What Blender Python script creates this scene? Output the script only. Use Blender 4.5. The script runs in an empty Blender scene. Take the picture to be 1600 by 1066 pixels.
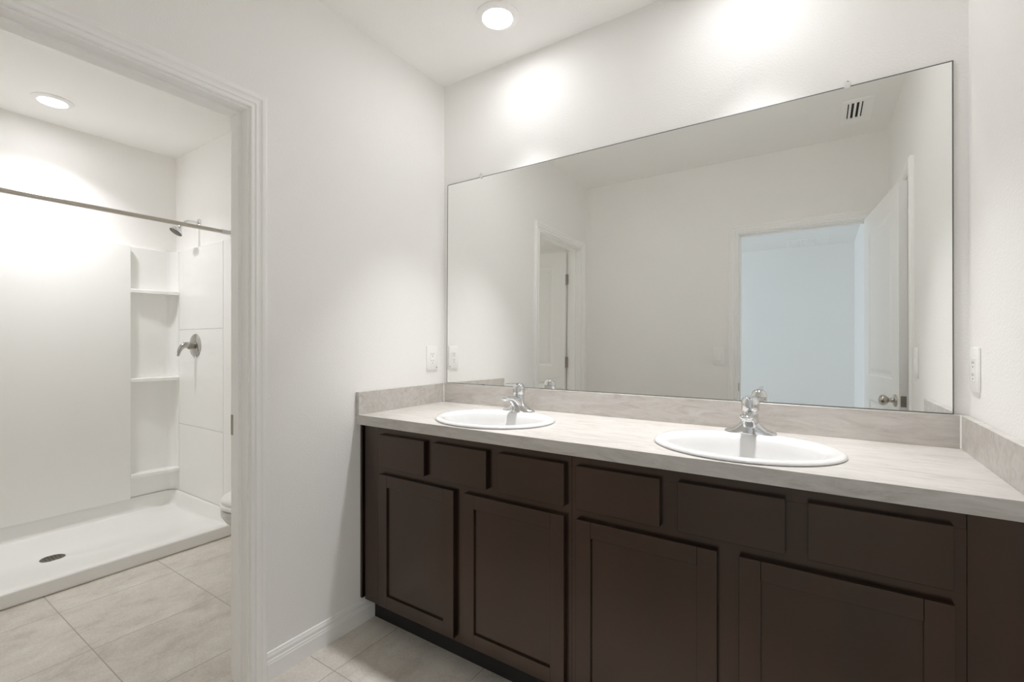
import bpy, bmesh, math
from mathutils import Vector, Matrix

# ------------------------------------------------------------------ camera, world, exposure
scene = bpy.context.scene
C = scene.collection
PI = math.pi

cam_data = bpy.data.cameras.new('camera')
cam_data.sensor_width = 36.0
cam_data.lens = 724.14 / 1600 * 36.0
cam_data.shift_y = 3.5 / 1600
cam_data.clip_start = 0.01
cam = bpy.data.objects.new('camera', cam_data)
C.objects.link(cam)
cam.location = (1.6734, -1.8717, 1.2262)
cam.rotation_euler = (PI / 2, 0, 0.58269)
scene.camera = cam

world = bpy.data.worlds.new('world')
scene.world = world
world.use_nodes = True
bg = world.node_tree.nodes['Background']
bg.inputs['Color'].default_value = (0.80, 0.90, 1.0, 1)
bg.inputs['Strength'].default_value = 2.0

vs = scene.view_settings
vs.view_transform = 'Standard'
vs.look = 'None'
vs.gamma = 1.0
vs.use_curve_mapping = False
vs.exposure = 0.53
LED = 38.0             # glow of the ceiling lamps' lenses
LAMP_W = 3.0         # power of each ceiling lamp
LAMP_SPREAD = 62     # beam angle of each ceiling lamp, degrees
scene.cycles.max_bounces = 24
scene.cycles.diffuse_bounces = 16
scene.cycles.glossy_bounces = 8
scene.cycles.blur_glossy = 0.0
scene.cycles.caustics_reflective = True

# ------------------------------------------------------------------ materials
def new_mat(name):
    m = bpy.data.materials.new(name)
    m.use_nodes = True
    nt = m.node_tree
    return m, nt, nt.nodes['Principled BSDF']

def plain(name, col, rough=0.5, metal=0.0, spec=0.5, coat=0.0):
    m, nt, b = new_mat(name)
    b.inputs['Base Color'].default_value = (*col, 1)
    b.inputs['Roughness'].default_value = rough
    b.inputs['Metallic'].default_value = metal
    b.inputs['Specular IOR Level'].default_value = spec
    b.inputs['Coat Weight'].default_value = coat
    return m

def coords(nt, scale=(1, 1, 1), kind='Object', rot=(0, 0, 0)):
    tc = nt.nodes.new('ShaderNodeTexCoord')
    mp = nt.nodes.new('ShaderNodeMapping')
    mp.inputs['Scale'].default_value = scale
    mp.inputs['Rotation'].default_value = rot
    nt.links.new(tc.outputs[kind], mp.inputs['Vector'])
    return mp.outputs['Vector']

def noise(nt, vec, scale, detail=4, rough=0.55, dist=0.0):
    n = nt.nodes.new('ShaderNodeTexNoise')
    n.inputs['Scale'].default_value = scale
    n.inputs['Detail'].default_value = detail
    n.inputs['Roughness'].default_value = rough
    n.inputs['Distortion'].default_value = dist
    nt.links.new(vec, n.inputs['Vector'])
    return n.outputs['Fac']

def ramp(nt, fac, stops):
    r = nt.nodes.new('ShaderNodeValToRGB')
    el = r.color_ramp.elements
    while len(el) < len(stops):
        el.new(0.5)
    for e, (p, c) in zip(el, stops):
        e.position = p
        e.color = (*c, 1)
    nt.links.new(fac, r.inputs['Fac'])
    return r.outputs['Color']

def mixc(nt, a, b, fac, mode='MIX'):
    x = nt.nodes.new('ShaderNodeMix')
    x.data_type = 'RGBA'
    x.blend_type = mode
    for sock, v in ((x.inputs[6], a), (x.inputs[7], b), (x.inputs[0], fac)):
        if hasattr(v, 'is_output'):
            nt.links.new(v, sock)
        elif isinstance(v, (int, float)):
            sock.default_value = v
        else:
            sock.default_value = (*v, 1)
    return x.outputs[2]

def bump(nt, b, height, strength, dist=0.001):
    n = nt.nodes.new('ShaderNodeBump')
    n.inputs['Strength'].default_value = strength
    n.inputs['Distance'].default_value = dist
    nt.links.new(height, n.inputs['Height'])
    nt.links.new(n.outputs['Normal'], b.inputs['Normal'])

def wall_paint(name, col, tex_scale, strength):
    m, nt, b = new_mat(name)
    v = coords(nt)
    n = noise(nt, v, tex_scale, 3, 0.5)
    b.inputs['Base Color'].default_value = (*col, 1)
    b.inputs['Roughness'].default_value = 0.62
    b.inputs['Specular IOR Level'].default_value = 0.3
    bump(nt, b, n, strength, 0.002)
    return m

M = {}
M['wall'] = wall_paint('wall_paint', (0.912, 0.902, 0.884), 150, 0.55)
M['ceiling'] = wall_paint('ceiling_paint', (0.912, 0.902, 0.884), 90, 0.8)
M['trim'] = plain('trim_paint', (0.93, 0.925, 0.91), 0.35)
M['door'] = plain('door_paint', (0.915, 0.91, 0.895), 0.4)
M['acrylic'] = plain('white_acrylic', (0.87, 0.868, 0.85), 0.14)
M['porcelain'] = plain('porcelain', (0.66, 0.655, 0.645), 0.08)
M['plastic'] = plain('white_plastic', (0.92, 0.915, 0.90), 0.35)
M['clear_plastic'] = plain('clip_plastic', (0.78, 0.78, 0.76), 0.25)
M['chrome'] = plain('chrome', (0.74, 0.745, 0.75), 0.05, 1.0)
M['satin'] = plain('satin_nickel', (0.55, 0.52, 0.47), 0.28, 1.0)
M['valve'] = plain('valve_chrome', (0.50, 0.49, 0.47), 0.14, 1.0)
M['dull'] = plain('dull_nickel', (0.36, 0.33, 0.29), 0.4, 1.0)
M['rod'] = plain('brushed_rod_steel', (0.60, 0.57, 0.52), 0.22, 1.0)
M['dark'] = plain('dark_void', (0.02, 0.02, 0.02), 0.8)
M['slot'] = plain('slot_grey', (0.16, 0.15, 0.14), 0.7)
M['caulk'] = plain('caulk', (0.80, 0.79, 0.77), 0.5)
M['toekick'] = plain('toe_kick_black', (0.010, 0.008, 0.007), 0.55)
M['mirror'] = plain('mirror_silver', (0.925, 0.935, 0.92), 0.0, 1.0)
M['mirror_edge'] = plain('mirror_edge', (0.15, 0.155, 0.14), 0.4, 0.0)
M['drain'] = plain('drain_metal', (0.22, 0.20, 0.17), 0.35, 1.0)

def wood_mat(name, scale):
    m, nt, b = new_mat(name)
    v = coords(nt, scale)
    g = noise(nt, v, 5.0, 7, 0.60, 0.8)
    c1 = ramp(nt, g, [(0.30, (0.0095, 0.0044, 0.0029)), (0.50, (0.0165, 0.0076, 0.0047)), (0.72, (0.0265, 0.0122, 0.0073))])
    big = noise(nt, coords(nt, (1, 1, 1)), 3.5, 3, 0.5, 0.4)
    c2 = ramp(nt, big, [(0.3, (0.72, 0.72, 0.74)), (0.7, (1.35, 1.25, 1.18))])
    nt.links.new(mixc(nt, c1, c2, 1.0, 'MULTIPLY'), b.inputs['Base Color'])
    b.inputs['Roughness'].default_value = 0.27
    b.inputs['Specular IOR Level'].default_value = 0.72
    b.inputs['Specular Tint'].default_value = (1.0, 0.80, 0.66, 1)
    b.inputs['Coat Weight'].default_value = 0.12
    b.inputs['Coat Roughness'].default_value = 0.18
    bump(nt, b, g, 0.05, 0.0005)
    return m
M['wood'] = wood_mat('espresso_wood_upright_grain', (3.6, 3.6, 0.42))
M['wood_h'] = wood_mat('espresso_wood_level_grain', (0.42, 3.6, 3.6))

def laminate_mat():
    m, nt, b = new_mat('travertine_laminate')
    v = coords(nt, (1.1, 5, 5), rot=(0, 0, 0.12))
    a = noise(nt, v, 6.0, 8, 0.68, 1.2)
    c1 = ramp(nt, a, [(0.30, (0.405, 0.378, 0.345)), (0.47, (0.525, 0.496, 0.464)), (0.62, (0.585, 0.56, 0.53)), (0.8, (0.645, 0.625, 0.60))])
    w = noise(nt, coords(nt, (2.2, 16, 16), rot=(0, 0, 0.2)), 7.0, 6, 0.7, 2.0)
    c2 = ramp(nt, w, [(0.30, (0.78, 0.765, 0.75)), (0.42, (1, 1, 1)), (1.0, (1, 1, 1))])
    nt.links.new(mixc(nt, c1, c2, 0.8, 'MULTIPLY'), b.inputs['Base Color'])
    b.inputs['Roughness'].default_value = 0.33
    return m
M['laminate'] = laminate_mat()

def tile_mat():
    m, nt, b = new_mat('floor_tile')
    v = coords(nt)
    br = nt.nodes.new('ShaderNodeTexBrick')
    br.offset = 0.0
    br.squash = 1.0
    br.inputs['Scale'].default_value = 1.0
    br.inputs['Brick Width'].default_value = 0.457
    br.inputs['Row Height'].default_value = 0.457
    br.inputs['Mortar Size'].default_value = 0.0022
    br.inputs['Mortar Smooth'].default_value = 0.15
    br.inputs['Bias'].default_value = 0.0
    br.inputs['Color1'].default_value = (0.965, 0.96, 0.955, 1)
    br.inputs['Color2'].default_value = (1.03, 1.025, 1.02, 1)
    br.inputs['Mortar'].default_value = (1, 1, 1, 1)
    nt.links.new(v, br.inputs['Vector'])
    a = noise(nt, coords(nt, (1.5, 1.0, 1), rot=(0, 0, 0.5)), 5.0, 10, 0.72, 0.35)
    c1 = ramp(nt, a, [(0.30, (0.50, 0.462, 0.412)), (0.47, (0.635, 0.595, 0.54)), (0.60, (0.70, 0.665, 0.61)), (0.75, (0.80, 0.77, 0.72))])
    f = noise(nt, v, 110, 3, 0.6)
    c2 = ramp(nt, f, [(0.3, (0.90, 0.90, 0.90)), (0.7, (1.06, 1.06, 1.06))])
    col = mixc(nt, c1, c2, 1.0, 'MULTIPLY')
    col = mixc(nt, col, br.outputs['Color'], 1.0, 'MULTIPLY')
    col = mixc(nt, col, (0.40, 0.37, 0.33), br.outputs['Fac'])
    nt.links.new(col, b.inputs['Base Color'])
    b.inputs['Roughness'].default_value = 0.42
    inv = nt.nodes.new('ShaderNodeMath')
    inv.operation = 'SUBTRACT'
    inv.inputs[0].default_value = 1.0
    nt.links.new(br.outputs['Fac'], inv.inputs[1])
    bump(nt, b, inv.outputs[0], 0.5, 0.0015)
    return m
M['tile'] = tile_mat()

def emit_mat(name, col, strength):
    m, nt, b = new_mat(name)
    b.inputs['Base Color'].default_value = (0.8, 0.8, 0.8, 1)
    b.inputs['Emission Color'].default_value = (*col, 1)
    b.inputs['Emission Strength'].default_value = strength
    return m
M['led'] = emit_mat('lamp_lens', (0.975, 0.978, 1.0), LED)

def glass_mat():
    m, nt, b = new_mat('window_glass')
    b.inputs['Base Color'].default_value = (0.95, 0.98, 1.0, 1)
    b.inputs['Roughness'].default_value = 0.0
    b.inputs['IOR'].default_value = 1.02
    b.inputs['Transmission Weight'].default_value = 1.0
    return m
M['glass'] = glass_mat()

# ------------------------------------------------------------------ mesh helpers
ORG = {}

def bm_new():
    return bmesh.new()

def box(bm, lo, hi, bev=0.0, seg=2):
    lo = Vector(lo); hi = Vector(hi)
    n0 = set(bm.verts)
    g = bmesh.ops.create_cube(bm, size=1.0)
    vs_ = g['verts']
    for v in vs_:
        v.co = Vector((lo[i] + (v.co[i] + 0.5) * (hi[i] - lo[i]) for i in range(3)))
    if bev > 0:
        es = list({e for v in vs_ for e in v.link_edges})
        bmesh.ops.bevel(bm, geom=es, offset=bev, segments=seg, profile=0.5, affect='EDGES', clamp_overlap=True)
    return [v for v in bm.verts if v not in n0]

def rings(bm, secs, cap0=True, cap1=True, closed=False):
    """skin a list of equally long point loops"""
    rows = [[bm.verts.new(p) for p in s] for s in secs]
    n = len(rows[0])
    pairs = list(zip(rows[:-1], rows[1:]))
    if closed:
        pairs.append((rows[-1], rows[0]))
    for a, b in pairs:
        for i in range(n):
            j = (i + 1) % n
            try:
                bm.faces.new((a[i], a[j], b[j], b[i]))
            except ValueError:
                pass
    if not closed:
        if cap0:
            bm.faces.new(rows[0][::-1])
        if cap1:
            bm.faces.new(rows[-1])
    return rows

def lathe(bm, prof, n=32, sx=1.0, sy=1.0, mat=None, cap0=True, cap1=True):
    """prof: (r, z) pairs, around local z; mat: 4x4 applied"""
    secs = []
    for r, z in prof:
        s = []
        for i in range(n):
            t = 2 * PI * i / n
            p = Vector((r * sx * math.cos(t), r * sy * math.sin(t), z))
            s.append(mat @ p if mat else p)
        secs.append(s)
    return rings(bm, secs, cap0, cap1)

def tube(bm, pts, rad, n=14):
    pts = [Vector(p) for p in pts]
    rads = rad if isinstance(rad, (list, tuple)) else [rad] * len(pts)
    secs = []
    up = None
    for i, p in enumerate(pts):
        d = (pts[min(i + 1, len(pts) - 1)] - pts[max(i - 1, 0)]).normalized()
        if up is None:
            up = Vector((0, 0, 1)) if abs(d.z) < 0.9 else Vector((1, 0, 0))
        s = d.cross(up).normalized()
        up = s.cross(d).normalized()
        secs.append([p + rads[i] * (math.cos(2 * PI * k / n) * s + math.sin(2 * PI * k / n) * up) for k in range(n)])
    rings(bm, secs)

def smooth_curve(pts, n=8):
    P = [Vector(p) for p in pts]
    P = [2 * P[0] - P[1]] + P + [2 * P[-1] - P[-2]]
    out = []
    for i in range(1, len(P) - 2):
        for k in range(n):
            t = k / n
            a, b, c, d = P[i - 1], P[i], P[i + 1], P[i + 2]
            out.append(0.5 * ((2 * b) + (c - a) * t + (2 * a - 5 * b + 4 * c - d) * t * t + (3 * b - a - 3 * c + d) * t ** 3))
    out.append(P[-2])
    return out

def obj(name, bm, mat, parent=None, smooth=None, local=False):
    """link one mesh; vertices are in world space unless local"""
    bmesh.ops.recalc_face_normals(bm, faces=bm.faces[:])
    if parent is not None and not local:
        bmesh.ops.translate(bm, verts=bm.verts[:], vec=-ORG[parent.name])
    me = bpy.data.meshes.new(name)
    bm.to_mesh(me)
    bm.free()
    mats = mat if isinstance(mat, (list, tuple)) else [mat]
    for m in mats:
        me.materials.append(m)
    if smooth is not None:
        me.polygons.foreach_set('use_smooth', [True] * len(me.polygons))
        me.set_sharp_from_angle(angle=math.radians(smooth))
    o = bpy.data.objects.new(name, me)
    C.objects.link(o)
    if parent is not None:
        o.parent = parent
        ORG[o.name] = ORG[parent.name]
    else:
        ORG[o.name] = Vector((0, 0, 0))
    return o

def tag(o, label, cat, group=None, kind=None):
    o['label'] = label
    o['category'] = cat
    if group:
        o['group'] = group
    if kind:
        o['kind'] = kind
    return o

def thing(name, label, cat, loc=(0, 0, 0), group=None, kind=None):
    o = bpy.data.objects.new(name, None)
    o.empty_display_size = 0.05
    C.objects.link(o)
    o.location = loc
    ORG[o.name] = Vector(loc)
    return tag(o, label, cat, group, kind)

def dup(root, loc, label, rotz=None):
    r = root.copy()
    C.objects.link(r)
    r.location = loc
    if rotz is not None:
        r.rotation_euler = (0, 0, rotz)
    r['label'] = label
    ORG[r.name] = Vector(loc)
    def rec(src, dst):
        for ch in list(src.children):
            c = ch.copy()
            C.objects.link(c)
            c.parent = dst
            rec(ch, c)
    rec(root, r)
    return r

# ------------------------------------------------------------------ measures (metres)
ZC, ZS = 0.9167, 1.0147          # worktop, top of splash
XR = 2.045                        # right wall
YF = -1.862                       # wall behind the camera
HC = 2.60                         # ceiling
XT = -0.115                       # toilet-room face of the left wall
XS, YS = -2.317, -0.365           # long shower wall, plumbing wall
DH = 2.051                        # jamb head height
BY0, BY1, BX0, BX1 = -5.42, YF - 0.115, -2.4, 2.065   # bedroom

# ------------------------------------------------------------------ the setting
def slab(name, boxes, mat, label, cat):
    bm = bm_new()
    for lo, hi in boxes:
        box(bm, lo, hi)
    o = obj(name, bm, mat)
    return tag(o, label, cat, kind='structure')

bm = bm_new()
GX, GY = 0.165, -0.790
box(bm, (-2.55 - GX, -5.6 - GY, -0.1), (2.25 - GX, 0.15 - GY, 0))
fl = obj('floor', bm, M['tile'])
fl.location = (GX, GY, 0)
tag(fl, 'square grey-beige stone-look floor tiles running through both rooms', 'floor', kind='structure')
slab('ceiling', [((-2.55, -5.6, HC), (2.25, 0.15, HC + 0.1))], M['ceiling'], 'white textured ceiling over vanity, shower and bedroom', 'ceiling')
slab('wall_back', [((-1.44, 0.006, 0), (2.17, 0.12, HC))], M['wall'], 'white wall behind the big mirror and vanity', 'wall')
JT = 0.018
L0, L1 = -1.727, -1.023           # toilet-room doorway, along y
slab('wall_left', [((XT, L1 + JT, 0), (0, 0.006, HC)), ((XT, YF, 0), (0, L0 - JT, HC)), ((XT, L0 - JT, DH + JT), (0, L1 + JT, HC))],
     M['wall'], 'white wall with the doorway to the shower room', 'wall')
R0, R1 = -1.700, -1.003           # closet doorway in the right wall
slab('wall_right', [((XR, R1 + JT, 0), (2.17, 0.006, HC)), ((XR, YF, 0), (2.17, R0 - JT, HC)), ((XR, R0 - JT, DH + JT), (2.17, R1 + JT, HC))],
     M['wall'], 'white wall at the right end of the vanity', 'wall')
F0, F1 = 1.193, 1.958             # bathroom doorway in the wall opposite the mirror
slab('wall_front', [((-2.43, BY1, 0), (F0 - JT, YF, HC)), ((F1 + JT, BY1, 0), (2.17, YF, HC)), ((F0 - JT, BY1, DH + JT), (F1 + JT, YF, HC))],
     M['wall'], 'white wall opposite the mirror, with the bedroom doorway', 'wall')
slab('wall_shower', [((-2.43, YF, 0), (XS, YS, HC))], M['wall'], 'white wall above the long side of the shower', 'wall')
slab('wall_plumbing', [((-2.43, YS, 0), (-1.4401, 0.12, HC))], M['wall'], 'white wall carrying the shower head', 'wall')
slab('wall_bedroom_far', [((BX0, BY0 - 0.1, 0), (2.17, BY0, HC))], M['wall'], 'bluish far bedroom wall seen in the mirror through the doorway', 'wall')
slab('wall_bedroom_right', [((BX1, BY0, 0), (2.17, BY1, HC))], M['wall'], 'brighter bedroom side wall, a thin strip in the mirror', 'wall')
WY0, WY1, WZ0, WZ1 = -5.0, -2.9, 0.75, 2.15
slab('wall_bedroom_left', [((BX0 - 0.1, BY0 - 0.1, 0), (BX0, WY0, HC)), ((BX0 - 0.1, WY1, 0), (BX0, BY1, HC)),
     ((BX0 - 0.1, WY0, 0), (BX0, WY1, WZ0)), ((BX0 - 0.1, WY0, WZ1), (BX0, WY1, HC))], M['wall'], 'bedroom wall with the daylight window', 'wall')

# bedroom window
w = thing('window_1', 'bedroom window letting in bluish daylight', 'window', (BX0, (WY0 + WY1) / 2, WZ0), kind='structure')
bm = bm_new()
for lo, hi in (((BX0 - 0.08, WY0, WZ0), (BX0 - 0.02, WY0 + 0.05, WZ1)), ((BX0 - 0.08, WY1 - 0.05, WZ0), (BX0 - 0.02, WY1, WZ1)),
               ((BX0 - 0.08, WY0 + 0.05, WZ0), (BX0 - 0.02, WY1 - 0.05, WZ0 + 0.05)), ((BX0 - 0.08, WY0 + 0.05, WZ1 - 0.05), (BX0 - 0.02, WY1 - 0.05, WZ1)),
               ((BX0 - 0.07, (WY0 + WY1) / 2 - 0.02, WZ0 + 0.05), (BX0 - 0.03, (WY0 + WY1) / 2 + 0.02, WZ1 - 0.05))):
    box(bm, lo, hi)
obj('window_frame', bm, M['trim'], w)
pd = bpy.data.lights.new('daylight', 'AREA')
pd.shape = 'RECTANGLE'
pd.size, pd.size_y = WZ1 - WZ0 - 0.1, WY1 - WY0 - 0.1
pd.color = (0.58, 0.76, 1.0)
pd.energy = 12.5
pl = bpy.data.objects.new('daylight', pd)
C.objects.link(pl)
pl.location = (BX0 - 0.02, (WY0 + WY1) / 2, (WZ0 + WZ1) / 2)
pl.rotation_euler = (0, -PI / 2, 0)

# ---- door casings
CPROF = [(0.0, 0.0), (0.0, 0.0075), (0.003, 0.0115), (0.0095, 0.0118), (0.0125, 0.0062), (0.0165, 0.0062), (0.0195, 0.0118),
         (0.027, 0.0120), (0.033, 0.0135), (0.0395, 0.0178), (0.049, 0.0188), (0.0525, 0.0150), (0.0560, 0.0140), (0.058, 0.0110), (0.058, 0.0)]

def casing(bm, a0, a1, top, mp):
    """profile swept up, across and down round an opening a0..a1 (mitred); mp(a, z, t) -> point"""
    secs = [[mp(a0 - w, 0, t) for w, t in CPROF], [mp(a0 - w, top + w, t) for w, t in CPROF],
            [mp(a1 + w, top + w, t) for w, t in CPROF], [mp(a1 + w, 0, t) for w, t in CPROF]]
    rings(bm, secs)

def doorway(name, label, a0, a1, mp, depth, stop_t0, both=True):
    """jambs, stops and casings; mp(a, z, t): t = 0 room face of wall, negative into the wall"""
    t_ = thing(name, label, 'door frame', mp((a0 + a1) / 2, 0, 0), kind='structure')
    rv = 0.006
    bm = bm_new()
    casing(bm, a0 - rv, a1 + rv, DH + rv, mp)
    obj('casing', bm, M['trim'], t_)
    if both:
        bm = bm_new()
        casing(bm, a0 - rv, a1 + rv, DH + rv, lambda a, z, t: mp(a, z, -depth - t))
        obj('casing', bm, M['trim'], t_)
    def bx(bm, a, b, z0, z1, t0, t1):
        p, q = Vector(mp(a, z0, t0)), Vector(mp(b, z1, t1))
        box(bm, [min(p[i], q[i]) for i in range(3)], [max(p[i], q[i]) for i in range(3)], 0.0008, 1)
    bm = bm_new()
    bx(bm, a0 - 0.0175, a0, 0, DH, -depth, 0)
    bx(bm, a1, a1 + 0.0175, 0, DH, -depth, 0)
    bx(bm, a0 - 0.0175, a1 + 0.0175, DH, DH + 0.0175, -depth, 0)
    obj('jamb', bm, M['trim'], t_)
    bm = bm_new()
    s0, s1 = stop_t0
    bx(bm, a0, a0 + 0.010, 0, DH, s0, s1)
    bx(bm, a1 - 0.010, a1, 0, DH, s0, s1)
    bx(bm, a0 + 0.010, a1 - 0.010, DH - 0.010, DH, s0, s1)
    obj('door_stop', bm, M['trim'], t_)
    return t_

tr1 = doorway('trim_1', 'white moulded frame of the shower-room doorway', L0, L1, lambda a, z, t: Vector((t, a, z)), 0.115, (-0.079, -0.044))
bm = bm_new()
box(bm, (-0.1145, L1 - 0.0014, 0.892), (-0.084, L1 + 0.001, 0.966), 0.0006, 1)
obj('strike_plate', bm, M['dull'], tr1)
tr2 = doorway('trim_2', 'white moulded frame of the bedroom doorway opposite the mirror', F0, F1, lambda a, z, t: Vector((a, YF + t, z)), 0.115, (-0.079, -0.044))
bm = bm_new()
box(bm, (F0 - 0.001, YF - 0.033, 0.905), (F0 + 0.0016, YF - 0.004, 0.965), 0.0006, 1)
obj('strike_plate', bm, M['dull'], tr2)
tr3 = doorway('trim_3', 'white moulded frame of the closet doorway in the right wall', R0, R1, lambda a, z, t: Vector((XR - t, a, z)), 0.115, (-0.072, -0.040), False)

# ---- moulded door leaves
def leaf(bm, W, H, T, panels, x_stile):
    """local: x 0..W, y 0..T (thickness), z 0..H ; panels = list of (z0, z1)"""
    x0, x1 = x_stile, W - x_stile
    steps = [(0.0, 0.0), (0.010, 0.0065), (0.024, 0.0065), (0.044, 0.0015)]
    for face in (0, 1):
        def P(x, z, d):
            return Vector((x, d if face == 0 else T - d, z))
        def quad(pts):
            bm.faces.new([bm.verts.new(p) for p in pts])
        zs = [0.0]
        for a, b in panels:
            zs += [a, b]
        zs.append(H)
        quad([P(0, 0, 0), P(x0, 0, 0), P(x0, H, 0), P(0, H, 0)])
        quad([P(x1, 0, 0), P(W, 0, 0), P(W, H, 0), P(x1, H, 0)])
        for i in range(0, len(zs), 2):
            quad([P(x0, zs[i], 0), P(x1, zs[i], 0), P(x1, zs[i + 1], 0), P(x0, zs[i + 1], 0)])
        for a, b in panels:
            def loop(s):
                o_, d = s
                return [P(x0 + o_, a + o_, d), P(x1 - o_, a + o_, d), P(x1 - o_, b - o_, d), P(x0 + o_, b - o_, d)]
            rings(bm, [loop(s) for s in steps], cap0=False, cap1=True)
    for pts in (((0, 0, 0), (0, T, 0), (0, T, H), (0, 0, H)), ((W, 0, 0), (W, T, 0), (W, T, H), (W, 0, H)),
                ((0, 0, 0), (W, 0, 0), (W, T, 0), (0, T, 0)), ((0, 0, H), (W, 0, H), (W, T, H), (0, T, H))):
        bm.faces.new([bm.verts.new(p) for p in pts])
    bmesh.ops.remove_doubles(bm, verts=bm.verts[:], dist=0.0001)

def hinge(bm, x, y, z, axis='x', s=1):
    """two leaves and a knuckle, flat in the plane holding `axis` and z"""
    h = 0.089
    if axis == 'x':
        box(bm, (x - 0.017, y - 0.0015, z - h / 2), (x + 0.017, y + 0.0015, z + h / 2), 0.0012, 1)
    else:
        box(bm, (x - 0.0015, y - 0.017, z - h / 2), (x + 0.0015, y + 0.017, z + h / 2), 0.0012, 1)
    lathe(bm, [(0.0, z - h / 2 - 0.002), (0.0055, z - h / 2 - 0.002), (0.0055, z + h / 2 + 0.002), (0.0, z + h / 2 + 0.002)][1:3], 12,
          mat=Matrix.Translation((x, y, 0)))

KNOB = [(0.031, 0.0), (0.032, 0.004), (0.027, 0.009), (0.013, 0.012), (0.010, 0.020), (0.011, 0.028), (0.019, 0.035), (0.0265, 0.045), (0.0275, 0.054), (0.022, 0.063), (0.010, 0.068), (0.001, 0.069)]

# shower-room door, swung open inside the shower room
d1 = thing('door_1', 'white panelled door standing open inside the shower room, seen in the mirror', 'door', (-0.136, -1.712, 0.012), kind='structure')
bm = bm_new()
leaf(bm, 0.70, 2.03, 0.035, [(0.24, 0.90), (1.045, 1.915)], 0.125)
bmesh.ops.rotate(bm, verts=bm.verts[:], cent=(0, 0, 0), matrix=Matrix.Rotation(PI, 3, 'Z'))
o = obj('door_leaf', bm, M['door'], d1, local=True)
for z in (0.25, 1.09, 1.80):
    bm = bm_new()
    hinge(bm, -0.1265, -1.7165, z)
    obj('hinge', bm, M['dull'], d1)
for sgn in (1, -1):
    bm = bm_new()
    y = -1.712 if sgn > 0 else -1.747
    lathe(bm, KNOB, 24, mat=Matrix.Translation((-0.136 - 0.64, y, 0.955)) @ Matrix.Rotation(-sgn * PI / 2, 4, 'X'))
    obj('door_knob', bm, M['satin'], d1, smooth=40)

# bathroom door, swung open against the right wall
ang = math.radians(90 - 6.4)
d2 = thing('door_2', 'white panelled door with a knob, swung open beside the bedroom doorway in the mirror', 'door', (1.957, -1.842, 0.012), kind='structure')
RZ = Matrix.Rotation(ang, 3, 'Z')
bm = bm_new()
leaf(bm, 0.76, 2.03, 0.035, [(0.24, 0.90), (1.045, 1.915)], 0.125)
bmesh.ops.rotate(bm, verts=bm.verts[:], cent=(0, 0, 0), matrix=RZ)
obj('door_leaf', bm, M['door'], d2, local=True)
bm = bm_new()
M4 = RZ.to_4x4()
lathe(bm, KNOB, 28, mat=M4 @ Matrix.Translation((0.70, 0.035, 0.945)) @ Matrix.Rotation(-PI / 2, 4, 'X'))
obj('door_knob', bm, M['satin'], d2, smooth=40, local=True)
bm = bm_new()
for v in box(bm, (0.759, 0.006, 0.918), (0.7615, 0.029, 0.972), 0.0006, 1):
    pass
box(bm, (0.760, 0.012, 0.938), (0.768, 0.023, 0.952), 0.001, 1)
bmesh.ops.rotate(bm, verts=bm.verts[:], cent=(0, 0, 0), matrix=RZ)
obj('latch', bm, M['dull'], d2, local=True)
for z in (0.25, 1.05, 1.80):
    bm = bm_new()
    hinge(bm, 1.957, -1.850, z)
    obj('hinge', bm, M['dull'], d2)

# closet door, shut
d3 = thing('door_3', 'shut white closet door in the right wall behind the open door', 'door', (XR + 0.074, (R0 + R1) / 2, 0.012), kind='structure')
bm = bm_new()
leaf(bm, R1 - R0 - 0.006, 2.03, 0.035, [(0.24, 0.90), (1.045, 1.915)], 0.125)
bmesh.ops.rotate(bm, verts=bm.verts[:], cent=(0, 0, 0), matrix=Matrix.Rotation(-PI / 2, 3, 'Z'))
bmesh.ops.translate(bm, verts=bm.verts[:], vec=(0, (R1 - R0) / 2 - 0.003, 0))
obj('door_leaf', bm, M['door'], d3, local=True)

# ---- baseboards
BPROF = [(0, 0), (0.0125, 0), (0.0125, 0.058), (0.0105, 0.063), (0.0110, 0.067), (0.0085, 0.072), (0.0085, 0.084), (0.0060, 0.090), (0.0040, 0.097), (0.0, 0.099)]
def baseboard(name, label, p, q, out):
    """p, q floor points on the wall face; out = unit vector into the room"""
    bm = bm_new()
    out = Vector(out)
    rings(bm, [[Vector(e) + out * t + Vector((0, 0, z)) for t, z in BPROF] for e in (p, q)])
    tag(obj(name, bm, M['trim']), label, 'baseboard', kind='structure')
baseboard('baseboard_left', 'white moulded baseboard between the door frame and the vanity', (0, L1 + 0.064, 0), (0, -0.4705, 0), (1, 0, 0))
baseboard('baseboard_right', 'white moulded baseboard under the right wall', (XR, R1 + 0.064, 0), (XR, -0.5385, 0), (-1, 0, 0))
baseboard('baseboard_front', 'white moulded baseboard opposite the vanity', (0.0, YF, 0), (F0 - 0.064, YF, 0), (0, 1, 0))
baseboard('baseboard_plumbing', 'white moulded baseboard behind the toilet', (-1.44, 0.006, 0), (XT, 0.006, 0), (0, -1, 0))
baseboard('baseboard_toilet', 'white moulded baseboard on the shower-room side of the left wall', (XT, L1 + 0.064, 0), (XT, -0.0065, 0), (-1, 0, 0))

# ------------------------------------------------------------------ vanity cabinets
YB, YFR, YD = 0.002, -0.533, -0.552       # back, face frame, door fronts
ZK = 0.8754                                # underside of worktop
ZB = 0.107                                 # bottom of the face frame

def ring_panel(bm, x0, x1, z0, z1, fw, y0, y1):
    """four rails and stiles round an opening, one solid"""
    for i, (a, b, c, d) in enumerate(((x0, x0 + fw, z0, z1), (x1 - fw, x1, z0, z1), (x0 + fw, x1 - fw, z0, z0 + fw), (x0 + fw, x1 - fw, z1 - fw, z1))):
        box(bm, (a, y0, c), (b, y1, d), 0.0011, 1)

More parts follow.
